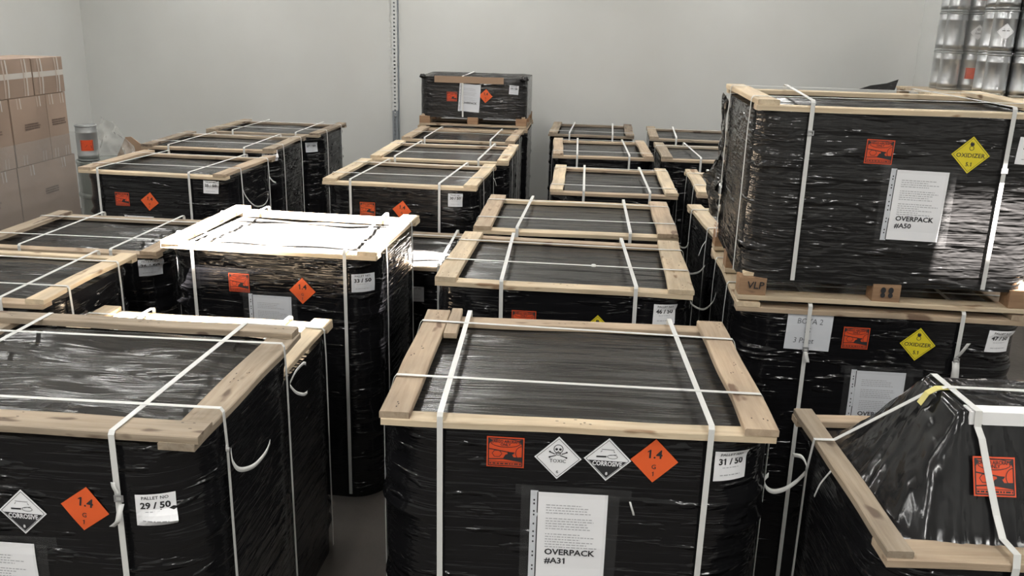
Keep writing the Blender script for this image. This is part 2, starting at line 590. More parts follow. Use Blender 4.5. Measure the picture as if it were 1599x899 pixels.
# unseen ceiling with added openings, each shaped to cast a chosen sun patch
def sunhole(xa, xb, ya, yb, za, zb=None):
    # opening in the roof whose sunlight lands on x xa..xb, y ya..yb at height za (ya) and zb (yb)
    zb = za if zb is None else zb
    ka, kb = (ZC - za) / -SUN_DIR.z, (ZC - zb) / -SUN_DIR.z
    return (xa - SUN_DIR.x * ka, xb - SUN_DIR.x * ka, ya - SUN_DIR.y * ka, yb - SUN_DIR.y * kb)
holes = [sunhole(-2.26, -1.03, 4.31, 5.26, 1.406), sunhole(-1.30, -0.86, 5.285, 5.72, 1.09), sunhole(-2.22, -1.205, 3.83, 3.93, 1.163), sunhole(1.475, 2.2, 3.80, 3.80, 1.66, 1.985)]
holes = [(h[0], h[1], min(h[2:]), max(h[2:])) for h in holes]
xs = sorted({X0, X1, *[h[0] for h in holes], *[h[1] for h in holes]})
ys = sorted({Y0, Y1, *[h[2] for h in holes], *[h[3] for h in holes]})
b = MB()
for i in range(len(xs) - 1):
    for j in range(len(ys) - 1):
        cx, cy = (xs[i] + xs[i + 1]) / 2, (ys[j] + ys[j + 1]) / 2
        if any(h[0] < cx < h[1] and h[2] < cy < h[3] for h in holes):
            continue
        b.box(xs[i], xs[i + 1], ys[j], ys[j + 1], ZC, ZC + 0.02)
struct('ceiling', b, CEIL)

# perforated upright fixed to the back wall
ZINC = mat('galvanised_steel', (0.62, 0.63, 0.62), 0.5, 0.1)
ZINC2 = mat('dull_galvanised_steel', (0.27, 0.29, 0.31), 0.5, 0.3)
post = empty('perforated_post', (-2.53, Y1, 0))
tag(post, 'galvanised steel upright with a row of holes fixed to the back wall', 'post')
b = MB()
pitch, hw_ = 0.047, 0.030
z = 1.30
while z < 4.4:
    b.box(-hw_, -0.012, -0.034, -0.031, z, z + pitch)
    b.box(0.012, hw_, -0.034, -0.031, z, z + pitch)
    b.box(-0.012, 0.012, -0.034, -0.031, z, z + pitch * 0.3)
    b.box(-0.012, 0.012, -0.034, -0.031, z + pitch * 0.7, z + pitch)
    z += pitch
b.box(hw_, hw_ + 0.003, -0.034, -0.001, 1.30, z)
b.box(-hw_ - 0.003, -hw_, -0.034, -0.001, 1.30, z)
b.build('channel', ZINC, post)
b = MB(); b.box(hw_ + 0.003, hw_ + 0.022, -0.012, -0.001, 0.0, z); b.build('flange', ZINC2, post)
b = MB(); b.box(-hw_, hw_, -0.006, -0.001, 0.0, z); b.build('backing_strip', ZINC2, post)
b = MB()
z = 0.0
while z < 1.36:
    b.box(-0.030, -0.009, -0.042, -0.0345, z, z + pitch)
    b.box(0.009, 0.033, -0.042, -0.0345, z, z + pitch)
    b.box(-0.009, 0.009, -0.042, -0.0345, z, z + pitch * 0.3)
    b.box(-0.009, 0.009, -0.042, -0.0345, z + pitch * 0.7, z + pitch)
    z += pitch
b.box(-0.034, -0.030, -0.042, -0.001, 0, z)
b.box(0.0335, 0.037, -0.042, -0.001, 0, z)
b.build('lower_sleeve', ZINC2, post)
vv, ff = lathe([(0.012, 0), (0.012, 0.010), (0.006, 0.012)], 6)
bo = mesh_obj('bolt', vv, ff, STEEL, post)
bo.location = (0.004, -0.043, 1.30); bo.rotation_euler = (math.pi / 2, 0, 0)

# ------------------------------------------------------------------ wrapped drum pallets
def rounded(hx, hy, r, nx=12, ny=10, nc=9):
    """perimeter points with outward normals and 'cornerness'"""
    out = []
    def straight(x0, y0, x1, y1, n, nx_, ny_):
        for i in range(n):
            t = i / n
            out.append((x0 + (x1 - x0) * t, y0 + (y1 - y0) * t, nx_, ny_, 0.0))
    def arc(cx, cy, a0):
        for i in range(nc):
            t = i / nc
            a = a0 + t * math.pi / 2
            out.append((cx + r * math.cos(a), cy + r * math.sin(a), math.cos(a), math.sin(a), math.sin(t * math.pi)))
    straight(-hx + r, -hy, hx - r, -hy, nx, 0, -1)
    arc(hx - r, -hy + r, -math.pi / 2)
    straight(hx, -hy + r, hx, hy - r, ny, 1, 0)
    arc(hx - r, hy - r, 0)
    straight(hx - r, hy, -hx + r, hy, nx, 0, 1)
    arc(-hx + r, hy - r, math.pi / 2)
    straight(-hx, hy - r, -hx, -hy + r, ny, -1, 0)
    arc(-hx + r, -hy + r, math.pi)
    return out

class Pallet:
    n = 0
    def __init__(s, label, x, y, yaw, top, w, d, base=0.0, order='side', woods=('pale', 'pale', 'pale', 'pale'),
                 pw=(0.075, 0.075, 0.095, 0.095), fb=(-0.38, 0.38), lr=(-0.25, 0.27), r=0.17, crumple=0.007, frame=True,
                 topfilm=True, matl=None, name='wrapped_pallet', ring_amp=0.028, bulge=0.0, nails=False):
        Pallet.n += 1
        s.seed = Pallet.n * 7.31
        s.w, s.d, s.top, s.base, s.r = w, d, top, base, r
        s.hx, s.hy = w / 2 - 0.004 + bulge, d / 2 - 0.014
        s.bulge = bulge
        s.T = tag(empty(name, (x, y, base), rad(yaw)), label, 'pallet', 'black wrapped pallets in the store room')
        s.ringz = [top - q for q in (0.085, 0.27, 0.35, 0.66, 0.93, 1.01)]
        s.ramp_ = ring_amp
        # --- film round the load
        z0 = base + (0.088 if base > 0.2 else 0.0)
        z1 = top - (0.046 if frame else 0.012)
        per = rounded(s.hx, s.hy, r)
        nz = max(14, int((z1 - z0) / 0.03))
        V, F = [], []
        m = len(per)
        zs = [z0 + (z1 - z0) * j / nz for j in range(nz + 1)]
        for zz in zs:
            for (px, py, nx_, ny_, cn) in per:
                o = s.off(px, py, zz, cn)
                V.append((px + nx_ * o, py + ny_ * o, zz - base))
        for j in range(nz):
            for i in range(m):
                i2 = (i + 1) % m
                F.append((j * m + i, j * m + i2, (j + 1) * m + i2, (j + 1) * m + i))
        s.wrap = mesh_obj('film_wrap', V, F, matl or FILM, s.T, True)
        # --- film over the top
        if topfilm:
            gx, gy = 40, 46
            V, F = [], []
            zt = top - (0.046 if frame else 0.012)
            for j in range(gy + 1):
                vy = -s.hy + 2 * s.hy * j / gy
                e = max(0.0, abs(vy) - (s.hy - r))
                hwid = s.hx - bulge - r + math.sqrt(max(r * r - e * e, 0.0))
                for i in range(gx + 1):
                    ux = (-1 + 2 * i / gx) * hwid
                    edge = min(1.0, (1 - abs(-1 + 2 * i / gx)) * 5, (1 - abs(-1 + 2 * j / gy)) * 5)
                    q = noise.noise((ux * 1.4 + s.seed, vy * 15 + ux * 1.5, s.seed))
                    q2 = noise.noise((ux * 4 + s.seed, vy * 7, 3.1))
                    hgt = (abs(q) * 1.3 - 0.35 + 0.5 * q2) * crumple
                    V.append((ux, vy, zt - base - 0.004 + hgt * edge))
            for j in range(gy):
                for i in range(gx):
                    F.append((j * (gx + 1) + i, j * (gx + 1) + i + 1, (j + 1) * (gx + 1) + i + 1, (j + 1) * (gx + 1) + i))
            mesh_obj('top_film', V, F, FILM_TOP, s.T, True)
        # --- timber frame on the top
        tb = top - base
        if frame:
            hi, lo = tb - 0.011, tb - 0.033
            zf, zs_ = (hi, lo) if order == 'front' else (lo, hi)
            rnd = random.Random(Pallet.n)
            j = lambda a: rnd.uniform(-a, a)
            pk = []
            plank_ = lambda *a_: pk.append((plank(*a_), a_[1], a_[2]))
            plank_('frame_plank', w + j(0.01), pw[0], 0.022, WOOD[woods[0]], s.T, (0, -d / 2 + pw[0] / 2, zf), j(0.006), Pallet.n * 4)
            plank_('frame_plank', w + j(0.01), pw[1], 0.022, WOOD[woods[1]], s.T, (0, d / 2 - pw[1] / 2, zf), j(0.006), Pallet.n * 4 + 1)
            plank_('frame_plank', d + j(0.01), pw[2], 0.022, WOOD[woods[2]], s.T, (-w / 2 + pw[2] / 2, 0, zs_), math.pi / 2 + j(0.008), Pallet.n * 4 + 2)
            plank_('frame_plank', d + j(0.01), pw[3], 0.022, WOOD[woods[3]], s.T, (w / 2 - pw[3] / 2, 0, zs_), math.pi / 2 + j(0.008), Pallet.n * 4 + 3)
            if nails:
                for (o_, L_, W_) in pk:
                    q = P2()
                    for cx in (-L_ / 2 + 0.05, -0.03, 0.04, L_ / 2 - 0.055):
                        for _ in range(3):
                            q.disc(cx + j(0.03), j(W_ * 0.32), 0.003 + abs(j(0.003)), 0.0022, 7)
                    mesh_obj('nail_marks', [(a_, c_, 0.0135) for a_, c_ in q.v], q.f, NAIL, o_)
        # --- straps
        zb = (0.10 if base > 0.2 else 0.03)
        tp = tb + 0.0035
        rnd = random.Random(Pallet.n + 100)
        for q in fb:
            a, e = q if isinstance(q, tuple) else (q, q + rnd.uniform(-0.02, 0.02))
            yf = d / 2 + 0.005
            pts = [(a + rnd.uniform(-.008, .008), -yf, zb), (a, -yf, tb - 0.05), (a, -yf, tb - 0.006), (a, -yf + 0.008, tp), (e, yf - 0.008, tp), (e, yf, tb - 0.006), (e, yf, zb)]
            ribbon('strap', pts, (1, 0, 0), 0.0175, 0.0016, STRAP, s.T)
        for q in lr:
            a, e = q if isinstance(q, tuple) else (q, q + rnd.uniform(-0.02, 0.02))
            xf = w / 2 + 0.006
            bu = bulge
            pts = [(-xf - 0.006 - bu, a, zb), (-xf - 0.004 - bu, a, tb - 0.13), (-xf, a, tb - 0.006), (-xf + 0.008, a, tp + 0.002), (xf - 0.008, e, tp + 0.002), (xf, e, tb - 0.006), (xf + 0.004 + bu, e, tb - 0.13), (xf + 0.006 + bu, e, zb)]
            ribbon('strap', pts, (0, 1, 0), 0.0145, 0.0016, STRAP, s.T)
    def off(s, px, py, zz, cn):
        o = 0.0
        for k, rz in enumerate(s.ringz):
            t = (zz - rz) / 0.016
            if abs(t) < 3:
                o += s.ramp_ * math.exp(-t * t) * cn * (1.0 if k else 0.7)
        o += 0.0035 * noise.noise((px * 3 + s.seed, py * 3, zz * 11))
        o -= s.bulge * abs(px / s.hx) ** 3 * math.exp(-max(0, s.top - 0.046 - zz) / 0.05)
        o -= 0.010 * cn * (0.5 + 0.5 * noise.noise((px * 2, py * 2 + s.seed, zz * 3)))
        return o
    def surf(s, u, z, off):
        """front face point at lateral position u and height z"""
        e = abs(u) - (s.hx - s.r)
        u_ = max(-s.hx + 0.004, min(s.hx - 0.004, u))
        if e <= 0:
            x, y, nx_, ny_, cn = u, -s.hy, 0, -1, 0.0
        else:
            a = min(e / s.r, 0.97)
            ang = math.asin(a)
            nx_, ny_ = math.copysign(math.sin(ang), u), -math.cos(ang)
            sg = math.copysign(1, u)
            x, y = sg * (s.hx - s.r) + s.r * nx_, -(s.hy - s.r) + s.r * ny_
            cn = math.sin(ang * 2 * 0.5 * 2) if ang < math.pi / 2 else 0
        o = s.off(x, y, z, cn) + off
        return (x + nx_ * o, y + ny_ * o, z - s.base)
    def tail(s, pts, wdir=(0, 0, 1), width=0.0145):
        P_ = [Vector(q) for q in pts]
        P_ = [P_[0] * 2 - P_[1]] + P_ + [P_[-1] * 2 - P_[-2]]
        out = []
        for i in range(1, len(P_) - 2):
            a, b_, c, d_ = P_[i - 1:i + 3]
            for k in range(5):
                t = k / 5
                out.append(0.5 * ((2 * b_) + (c - a) * t + (2 * a - 5 * b_ + 4 * c - d_) * t * t + (3 * b_ - a - 3 * c + d_) * t ** 3))
        out.append(P_[-2])
        pts = out
        return ribbon('strap_tail', pts, wdir, width, 0.0014, STRAP, s.T, True)
    def buckle(s, x, y, z, side=False):
        b = MB()
        a, c, t = 0.013, 0.010, 0.004
        for (x0, x1, z0, z1) in ((-a, a, c - 0.004, c), (-a, a, -c, -c + 0.004), (-a, -a + 0.004, -c + 0.004, c - 0.004), (a - 0.004, a, -c + 0.004, c - 0.004)):
            b.box(x0, x1, -t, 0, z0, z1)
        o = b.build('buckle', STEEL, s.T)
        o.location = (x, y, z - s.base)
        if side:
            o.rotation_euler = (0, 0, math.pi / 2)
        return o
    def base_deck(s, wd='pale', blk='pale', wpl=0.095):
        """timber pallet under a raised load: boards, blocks, deck"""
        w, d = s.w, s.d
        for k, yy in enumerate((-d / 2 + wpl / 2, 0, d / 2 - wpl / 2)):
            plank('bottom_board', w, wpl, 0.020, WOOD[wd], s.T, (0, yy, 0.011), 0, 900 + k)
            for xx in (-w / 2 + 0.06, 0.0, w / 2 - 0.06):
                b = MB(); b.box(-0.058, 0.058, -0.045, 0.045, -0.038, 0.038)
                o = b.build('block', WOOD[blk], s.T)
                o.location = (xx, yy, 0.060)
        for k in range(6):
            plank('deck_board', d - 0.07, 0.12, 0.016, WOOD[wd], s.T, (-w / 2 + 0.08 + k * (w - 0.16) / 5, 0, 0.107), math.pi / 2, 950 + k)

def curl(p0, pts):
    p0 = Vector(p0)
    return [p0 + Vector(q) for q in pts]

# --- front row
p = Pallet('black wrapped pallet with skull label and sheet reading OVERPACK #A31, front centre', -0.015, 2.885, 1.9, 1.437, 1.167, 0.967,
           woods=('pale', 'mid', 'mid', 'mid'), pw=(0.062, 0.07, 0.092, 0.098), fb=((-0.403, -0.413), (0.39, 0.372)), lr=((-0.21, -0.235), (0.335, 0.27)), crumple=0.010, bulge=0.03, r=0.22, nails=True)
cargo_label(p.T, p.surf, -0.208, 1.318)
diamond(p.T, p.surf, -0.051, 1.308, 'toxic', -0.02)
diamond(p.T, p.surf, 0.096, 1.310, 'corrosive', -0.03)
diamond(p.T, p.surf, 0.234, 1.313, 'explosive', -0.02)
number_label(p.T, p.surf, 0.462, 1.303, '31 / 50', -0.01)
sleeve(p.T, p.surf, 0.000, 1.043, ('OVERPACK', '#A31'), 0.0)
plank('frame_offcut', 0.30, 0.045, 0.020, WOOD['mid'], p.T, (-0.463, 0.36, 1.428), math.pi / 2 + 0.02, 411)
p.tail(curl((0.17, -0.4840, 1.18), [(0, 0, 0), (0.004, -0.006, -0.012), (0.010, -0.004, -0.03), (0.014, 0, -0.045)]), (1, 0, 0), 0.006)

p = Pallet('black wrapped pallet with grey-brown timber frame and label 29 / 50, front left', -1.597, 2.553, 0.4, 1.458, 1.15, 0.907, order='front',
           woods=('grey', 'grey', 'grey', 'grey'), pw=(0.100, 0.075, 0.09, 0.105), fb=((0.342, 0.372), (-0.38, -0.37)), lr=((-0.29, -0.275), (0.235, 0.26)), crumple=0.030, r=0.19, nails=True)
diamond(p.T, p.surf, 0.046, 1.185, 'corrosive', -0.02)
diamond(p.T, p.surf, 0.232, 1.209, 'explosive', -0.16)
number_label(p.T, p.surf, 0.432, 1.216, '29 / 50', -0.01)
sleeve(p.T, p.surf, -0.040, 0.935, None, 0.0, seed=4)
p.buckle(0.347, -0.463, 1.262)
p.tail([(0.352, -0.462, 1.245), (0.350, -0.474, 1.225), (0.345, -0.478, 1.20), (0.332, -0.470, 1.185), (0.318, -0.465, 1.172)], (1, 0, 0), 0.016)
p.tail([(0.345, -0.463, 1.275), (0.338, -0.466, 1.295), (0.333, -0.462, 1.31)], (1, 0, 0), 0.012)
p.tail([(0.590, -0.265, 1.325), (0.600, -0.280, 1.295), (0.612, -0.262, 1.262), (0.632, -0.205, 1.245), (0.650, -0.150, 1.262), (0.655, -0.120, 1.285)], (0, 0.3, 1))
p.tail([(0.588, -0.270, 1.33), (0.592, -0.300, 1.345), (0.598, -0.315, 1.362)], (0, 0.3, 1), 0.012)
p.tail([(0.590, 0.275, 1.312), (0.604, 0.300, 1.345), (0.618, 0.340, 1.36), (0.622, 0.360, 1.352)], (0, 0.2, 1), 0.012)
p.tail([(0.590, 0.275, 1.300), (0.605, 0.290, 1.27), (0.622, 0.320, 1.250), (0.628, 0.345, 1.248)], (0, 0.2, 1), 0.012)

p = Pallet('lower black pallet showing behind the grey-framed one at front left, sunlit rear plank', -1.762, 3.491, -0.9, 1.163, 1.147, 0.930,
           woods=('mid', 'pale', 'pale', 'pale'), pw=(0.08, 0.09, 0.085, 0.085), fb=(-0.34, 0.36), lr=(-0.25, 0.33))

# --- second row
p = Pallet('black wrapped pallet with label 46 / 50 behind the skull-labelled pallet', -0.090, 4.341, -0.7, 1.416, 1.174, 0.923,
           woods=('pale', 'mid', 'pale', 'pale'), pw=(0.075, 0.06, 0.10, 0.112), fb=((-0.277, -0.315), (0.330, 0.275)), lr=((-0.155, -0.15), (0.245, 0.24)), bulge=0.02, r=0.20, nails=True)
cargo_label(p.T, p.surf, -0.171, 1.222)
diamond(p.T, p.surf, 0.168, 1.200, 'oxidizer', 0.02)
number_label(p.T, p.surf, 0.466, 1.288, '46 / 50', -0.02)
vv, ff = lathe([(0.012, 0), (0.015, 0.004), (0.010, 0.010)], 10)
k = mesh_obj('strap_knot', vv, ff, STRAP, p.T)
k.location = (0.135, -0.153, 1.418)
p.tail([(0.592, -0.15, 1.30), (0.62, -0.17, 1.255), (0.675, -0.16, 1.235), (0.72, -0.12, 1.262), (0.735, -0.09, 1.30)], (0, 0.3, 1), 0.010)
p.tail([(0.592, 0.24, 1.33), (0.63, 0.22, 1.305), (0.68, 0.22, 1.315), (0.71, 0.24, 1.345)], (0, 0.3, 1), 0.010)

p = Pallet('sunlit black wrapped pallet with blown-out white top and label 33 / 50', -1.604, 4.775, -2.9, 1.406, 1.155, 0.920,
           woods=('pale', 'pale', 'mid', 'pale'), pw=(0.09, 0.11, 0.095, 0.10), fb=((-0.404, -0.37), (0.415, 0.38)), lr=((-0.28, -0.28), (0.25, 0.25)), crumple=0.022)
cargo_label(p.T, p.surf, -0.164, 1.197)
diamond(p.T, p.surf, 0.179, 1.175, 'explosive', -0.02)
number_label(p.T, p.surf, 0.492, 1.231, '33 / 50', -0.01, m=GREYP)
sleeve(p.T, p.surf, 0.012, 0.990, None, 0.0, m=GREYP, seed=7)

p = Pallet('low black wrapped pallet half hidden between the sunlit pallet and the 46 / 50 pallet', -1.275, 5.722, 0.0, 1.09, 1.15, 0.933,
           woods=('mid', 'grey', 'mid', 'mid'), crumple=0.03)
number_label(p.T, p.surf, 0.235, 0.889, None, 0.0, m=GREYP)

p = Pallet('black wrapped pallet at the left picture edge with long pale right plank', -2.952, 3.994, -0.3, 1.310, 1.15, 0.841,
           woods=('mid', 'pale', 'mid', 'pale'), pw=(0.075, 0.055, 0.08, 0.085), fb=((0.379, 0.361), (-0.38, -0.37)), lr=((-0.23, -0.22), (0.21, 0.22)), crumple=0.022)
p = Pallet('black wrapped pallet in front of the cartons, crossed white straps and number label right', -2.920, 5.062, -0.3, 1.265, 1.111, 0.887,
           woods=('mid', 'grey', 'grey', 'mid'), fb=((-0.248, -0.24), (0.289, 0.30)), lr=((-0.22, -0.2), (0.25, 0.26)), crumple=0.022)
number_label(p.T, p.surf, 0.480, 1.156, '26 / 50', -0.02, m=GREYP)

# --- left rear column
p = Pallet('black wrapped pallet with long curled strap tail, standing beside the brown cartons', -3.208, 6.792, -2.5, 1.404, 1.160, 0.948,
           woods=('pale', 'mid', 'mid', 'mid'), fb=((-0.422, -0.36), (0.297, 0.33)), lr=((-0.28, -0.22), (0.29, 0.30)), crumple=0.02)
cargo_label(p.T, p.surf, -0.253, 1.176)
diamond(p.T, p.surf, -0.035, 1.168, 'explosive', -0.12)
number_label(p.T, p.surf, 0.449, 1.299, '25 / 50', -0.06)
s_ = sleeve(p.T, p.surf, -0.12, 0.905, None, 0, seed=11)
p.tail([(0.590, -0.22, 1.25), (0.605, -0.19, 1.18), (0.625, -0.10, 1.10), (0.640, 0.02, 1.075), (0.640, 0.12, 1.10), (0.63, 0.17, 1.16)], (0, 0.2, 1), 0.011)
p.tail([(0.588, 0.30, 1.26), (0.61, 0.32, 1.22), (0.62, 0.36, 1.20)], (0, 0.2, 1), 0.012)
p = Pallet('black wrapped pallet in the middle of the left rear column of three', -3.301, 7.939, 0.6, 1.425, 1.176, 0.929,
           woods=('mid', 'grey', 'dark', 'grey'), fb=((-0.34, -0.30), (0.33, 0.34)), lr=((-0.25, -0.22), (0.27, 0.29)), crumple=0.016)
number_label(p.T, p.surf, 0.525, 1.352, None, -0.02)
p = Pallet('rearmost black wrapped pallet of the left column, dark aged frame against the wall', -3.255, 9.194, -1.4, 1.408, 1.160, 0.952,
           woods=('grey', 'dark', 'grey', 'dark'), fb=((-0.30, -0.28), (0.35, 0.33)), lr=((-0.24, -0.22), (0.25, 0.27)), crumple=0.016)
number_label(p.T, p.surf, 0.489, 1.262, '27 / 50', 0.04, m=GREYP)

# --- centre rear column
p = Pallet('black wrapped pallet with two orange labels at the head of the centre rear column', -1.348, 6.795, -2.1, 1.402, 1.137, 0.994,
           woods=('pale', 'mid', 'pale', 'pale'), fb=((-0.358, -0.33), (0.300, 0.33)), lr=((-0.25, -0.2), (0.27, 0.29)))
cargo_label(p.T, p.surf, -0.237, 1.188, m=ORANGE)
diamond(p.T, p.surf, 0.021, 1.192, 'explosive', -0.1)
number_label(p.T, p.surf, 0.413, 1.285, '30 / 50', 0.0, m=GREYP)
p.tail([(0.578, 0.28, 1.33), (0.59, 0.29, 1.30), (0.60, 0.30, 1.26)], (0, 1, 0), 0.012)
p = Pallet('black wrapped pallet second from the front in the centre rear column', -1.247, 7.826, 0.0, 1.425, 1.159, 0.988,
           woods=('pale', 'mid', 'pale', 'pale'), fb=((-0.37, -0.33), (0.33, 0.36)), lr=((-0.25, -0.2), (0.27, 0.29)))
p = Pallet('black wrapped pallet just in front of the raised pallet at the back wall', -1.306, 9.30, -1.2, 1.389, 1.134, 0.95,
           woods=('mid', 'mid', 'mid', 'mid'), fb=((-0.33, -0.33), (0.33, 0.33)), lr=((-0.05, -0.05), ))
p = Pallet('black wrapped pallet carrying the raised pallet at the back wall', -1.31, 10.36, 0.0, 1.385, 1.21, 0.97,
           woods=('mid', 'mid', 'mid', 'mid'), fb=(), lr=())
# raised one
p = Pallet('short black wrapped pallet raised on another, brown cardboard strip along its top edge', -1.31, 10.36, 0.0, 1.925, 1.19, 0.93, base=1.389,
           frame=False, fb=((-0.114, -0.10),), lr=(), matl=FILM_X, r=0.11, ring_amp=0.0, crumple=0.03)
p.base_deck('mid', 'red', 0.09)
cargo_label(p.T, p.surf, -0.233, 1.705)
diamond(p.T, p.surf, 0.140, 1.722, 'explosive', -0.05, 0.075)
number_label(p.T, p.surf, 0.447, 1.796, '19 / 50', -0.06, m=GREYP)
sleeve(p.T, p.surf, -0.028, 1.695, ('OVERPACK',), -0.06, tape=False, m=GREYP)
b = MB(); b.box(-0.424, 0.335, -0.472, -0.464, 0.465, 0.535)
b.build('cardboard_strip', CARD, p.T)
for kx, ky, kr in ((0.56, -0.45, 0.045), (-0.56, -0.44, 0.035), (0.1, -0.40, 0.03), (-0.42, -0.42, 0.03)):
    me_v, me_f = [], []
    for j in range(9):
        for i in range(14):
            th, ph = math.pi * j / 8, 2 * math.pi * i / 14
            dvec = Vector((math.sin(th) * math.cos(ph), math.sin(th) * math.sin(ph), math.cos(th) * 0.7))
            rr = kr * (1 + 0.5 * noise.noise(dvec * 2.3 + Vector((kx * 9, 0, 0))))
            me_v.append(dvec * rr)
    for j in range(8):
        for i in range(14):
            me_f.append((j * 14 + i, (j + 1) * 14 + i, (j + 1) * 14 + (i + 1) % 14, j * 14 + (i + 1) % 14))
    o = mesh_obj('film_bunch', me_v, me_f, FILM_X, p.T, True)
    o.location = (kx, ky, 0.525)

# --- centre right column
p = Pallet('black wrapped pallet directly behind the 46 / 50 pallet, smooth taut top', -0.065, 5.433, 0.2, 1.414, 1.164, 0.950,
           woods=('pale', 'pale', 'mid', 'mid'), pw=(0.085, 0.06, 0.10, 0.115), fb=((-0.33, -0.30), (0.31, 0.30)), lr=((-0.24, -0.22), (0.30, 0.28)), crumple=0.005, bulge=0.018, r=0.2)
p.tail([(0.592, -0.22, 1.32), (0.62, -0.25, 1.29), (0.655, -0.23, 1.285), (0.67, -0.2, 1.31)], (0, 0.3, 1), 0.010)
p = Pallet('black wrapped pallet with narrow front, third behind the skull-labelled pallet', 0.181, 7.061, 0.5, 1.363, 0.932, 1.147,
           woods=('mid', 'mid', 'pale', 'pale'), fb=((-0.22, -0.22), (0.26, 0.24)), lr=((-0.40, -0.40), (0.42, 0.42)), crumple=0.014)
p = Pallet('narrow black wrapped pallet next to last in the centre right column', 0.100, 8.871, 2.0, 1.362, 0.933, 1.144,
           woods=('mid', 'mid', 'mid', 'mid'), fb=((-0.24, -0.22), (0.24, 0.24)), lr=((-0.40, -0.40), (0.42, 0.42)), crumple=0.014)
p = Pallet('last narrow black wrapped pallet of the centre right column, against the back wall', 0.005, 10.658, -0.9, 1.332, 0.950, 1.082,
           woods=('dark', 'dark', 'grey', 'dark'), fb=((-0.24, -0.22), (0.24, 0.24)), lr=((-0.40, -0.40), ), crumple=0.014)

# --- right column
p = Pallet('last black wrapped pallet of the right column, weathered frame near the back wall', 1.191, 9.969, -1.0, 1.400, 1.15, 0.971,
           woods=('grey', 'dark', 'grey', 'grey'), fb=((-0.3, -0.28), (0.33, 0.33)), lr=((0.2, 0.2),), crumple=0.012)
p = Pallet('black wrapped pallet second from last in the right column, brown frame', 1.198, 8.467, 1.2, 1.416, 1.15, 0.988,
           woods=('mid', 'grey', 'grey', 'mid'), fb=((-0.24, -0.28), (0.33, 0.33)), lr=((0.2, 0.2),), crumple=0.012)
p = Pallet('black wrapped pallet mostly hidden behind the raised A50 pallet, pale left plank', 1.340, 6.783, -0.1, 1.422, 1.15, 0.995,
           woods=('mid', 'pale', 'pale', 'pale'), crumple=0.014)
p = Pallet('slightly turned black wrapped pallet just behind the raised A50 pallet', 1.265, 5.500, 4.5, 1.402, 1.15, 0.93,
           woods=('red', 'pale', 'pale', 'mid'), crumple=0.014)
p.tail([(-0.583, -0.25, 1.33), (-0.61, -0.28, 1.30), (-0.63, -0.30, 1.25)], (0, 1, 0), 0.012)

p = Pallet('black wrapped pallet with yellow oxidizer label and handwritten note, under the A50 pallet', 1.300, 4.284, -0.6, 1.397, 1.25, 0.967,
           woods=('mid', 'mid', 'pale', 'mid'), pw=(0.08, 0.08, 0.10, 0.10), fb=((-0.31, -0.31), (0.33, 0.33)), lr=((-0.2, -0.2), (0.25, 0.25)))
cargo_label(p.T, p.surf, -0.098, 1.253)
diamond(p.T, p.surf, 0.166, 1.240, 'oxidizer', -0.03, 0.076)
number_label(p.T, p.surf, 0.505, 1.271, '47 / 50', -0.06, 0.056, 0.05)
sleeve(p.T, p.surf, 0.035, 0.955, ('OVERPACK',), 0.01, m=GREYP)
vv, ff = grid2(0.097, 0.083, 6, 6)
note = put('handwritten_note', vv, ff, GREYP, p.T, p.surf, -0.302, 1.268, -0.02, 0.006)
q = P2()
q.text('BOYA 2', 0.036, 0, 0.050, -0.008, 0.9, 0.1)
q.text('SS', 0.032, -0.005, 0.008, -0.008, 0.9, 0.1)
q.text('3 Palet', 0.036, -0.018, -0.040, -0.008, 0.9, 0.1)
art_print('handwriting', q, PENCIL, note, p.surf, -0.302, 1.268, -0.02, 0.0072)
p.buckle(-0.310, -0.492, 1.195)
p.tail([(-0.31, -0.492, 1.19), (-0.306, -0.505, 1.17), (-0.298, -0.51, 1.14)], (1, 0, 0.1), 0.016)
p.buckle(0.330, -0.492, 1.185)
p.tail([(0.333, -0.492, 1.20), (0.345, -0.506, 1.235), (0.362, -0.508, 1.27)], (1, 0, 0.1), 0.016)
p.tail([(0.329, -0.492, 1.18), (0.328, -0.51, 1.14), (0.332, -0.51, 1.09)], (1, 0, 0.1), 0.030)

# --- A50 raised on it
p = Pallet('raised black wrapped pallet with oxidizer label and sheet reading OVERPACK #A50, right', 1.300, 4.290, -0.3, 2.262, 1.25, 0.967, base=1.404,
           woods=('pale', 'pale', 'pale', 'pale'), pw=(0.07, 0.07, 0.09, 0.09), fb=((-0.404, -0.33), (0.385, 0.30)), lr=((-0.36, -0.30), (0.27, 0.25)), matl=FILM_X, r=0.13, ring_amp=0.0, crumple=0.02)
p.base_deck('pale', 'red', 0.10)
cargo_label(p.T, p.surf, -0.112, 2.066, -0.02)
diamond(p.T, p.surf, 0.249, 2.067, 'oxidizer', -0.02, 0.076)
number_label(p.T, p.surf, 0.488, 2.090, '50 / 50', -0.05, 0.060, 0.055)
sleeve(p.T, p.surf, 0.072, 1.846, ('OVERPACK', '#A50'), -0.02, seed=5)
p.buckle(-0.402, -0.493, 2.135)
p.tail([(-0.402, -0.493, 2.14), (-0.394, -0.51, 2.165), (-0.385, -0.51, 2.20)], (1, 0, 0.1), 0.016)
p.buckle(0.384, -0.493, 2.010)
p.tail([(0.384, -0.493, 2.02), (0.398, -0.515, 2.06), (0.418, -0.52, 2.10)], (1, 0, 0.1), 0.018)
q = P2(); q.text('VLP', 0.045, 0, 0, 0.01, 1.0, 0.1)
mesh_obj('stencil_mark', [(a - 0.555, -0.4845, c + 0.066) for a, c in q.v], q.f, INK, p.T)
q = P2()
for dx in (-0.016, 0.016):
    q.disc(dx, 0.016, 0.011, 0.014); q.disc(dx, -0.006, 0.010, 0.011)
mesh_obj('stencil_mark', [(a, -0.4845, c + 0.058) for a, c in q.v], q.f, INK, p.T)
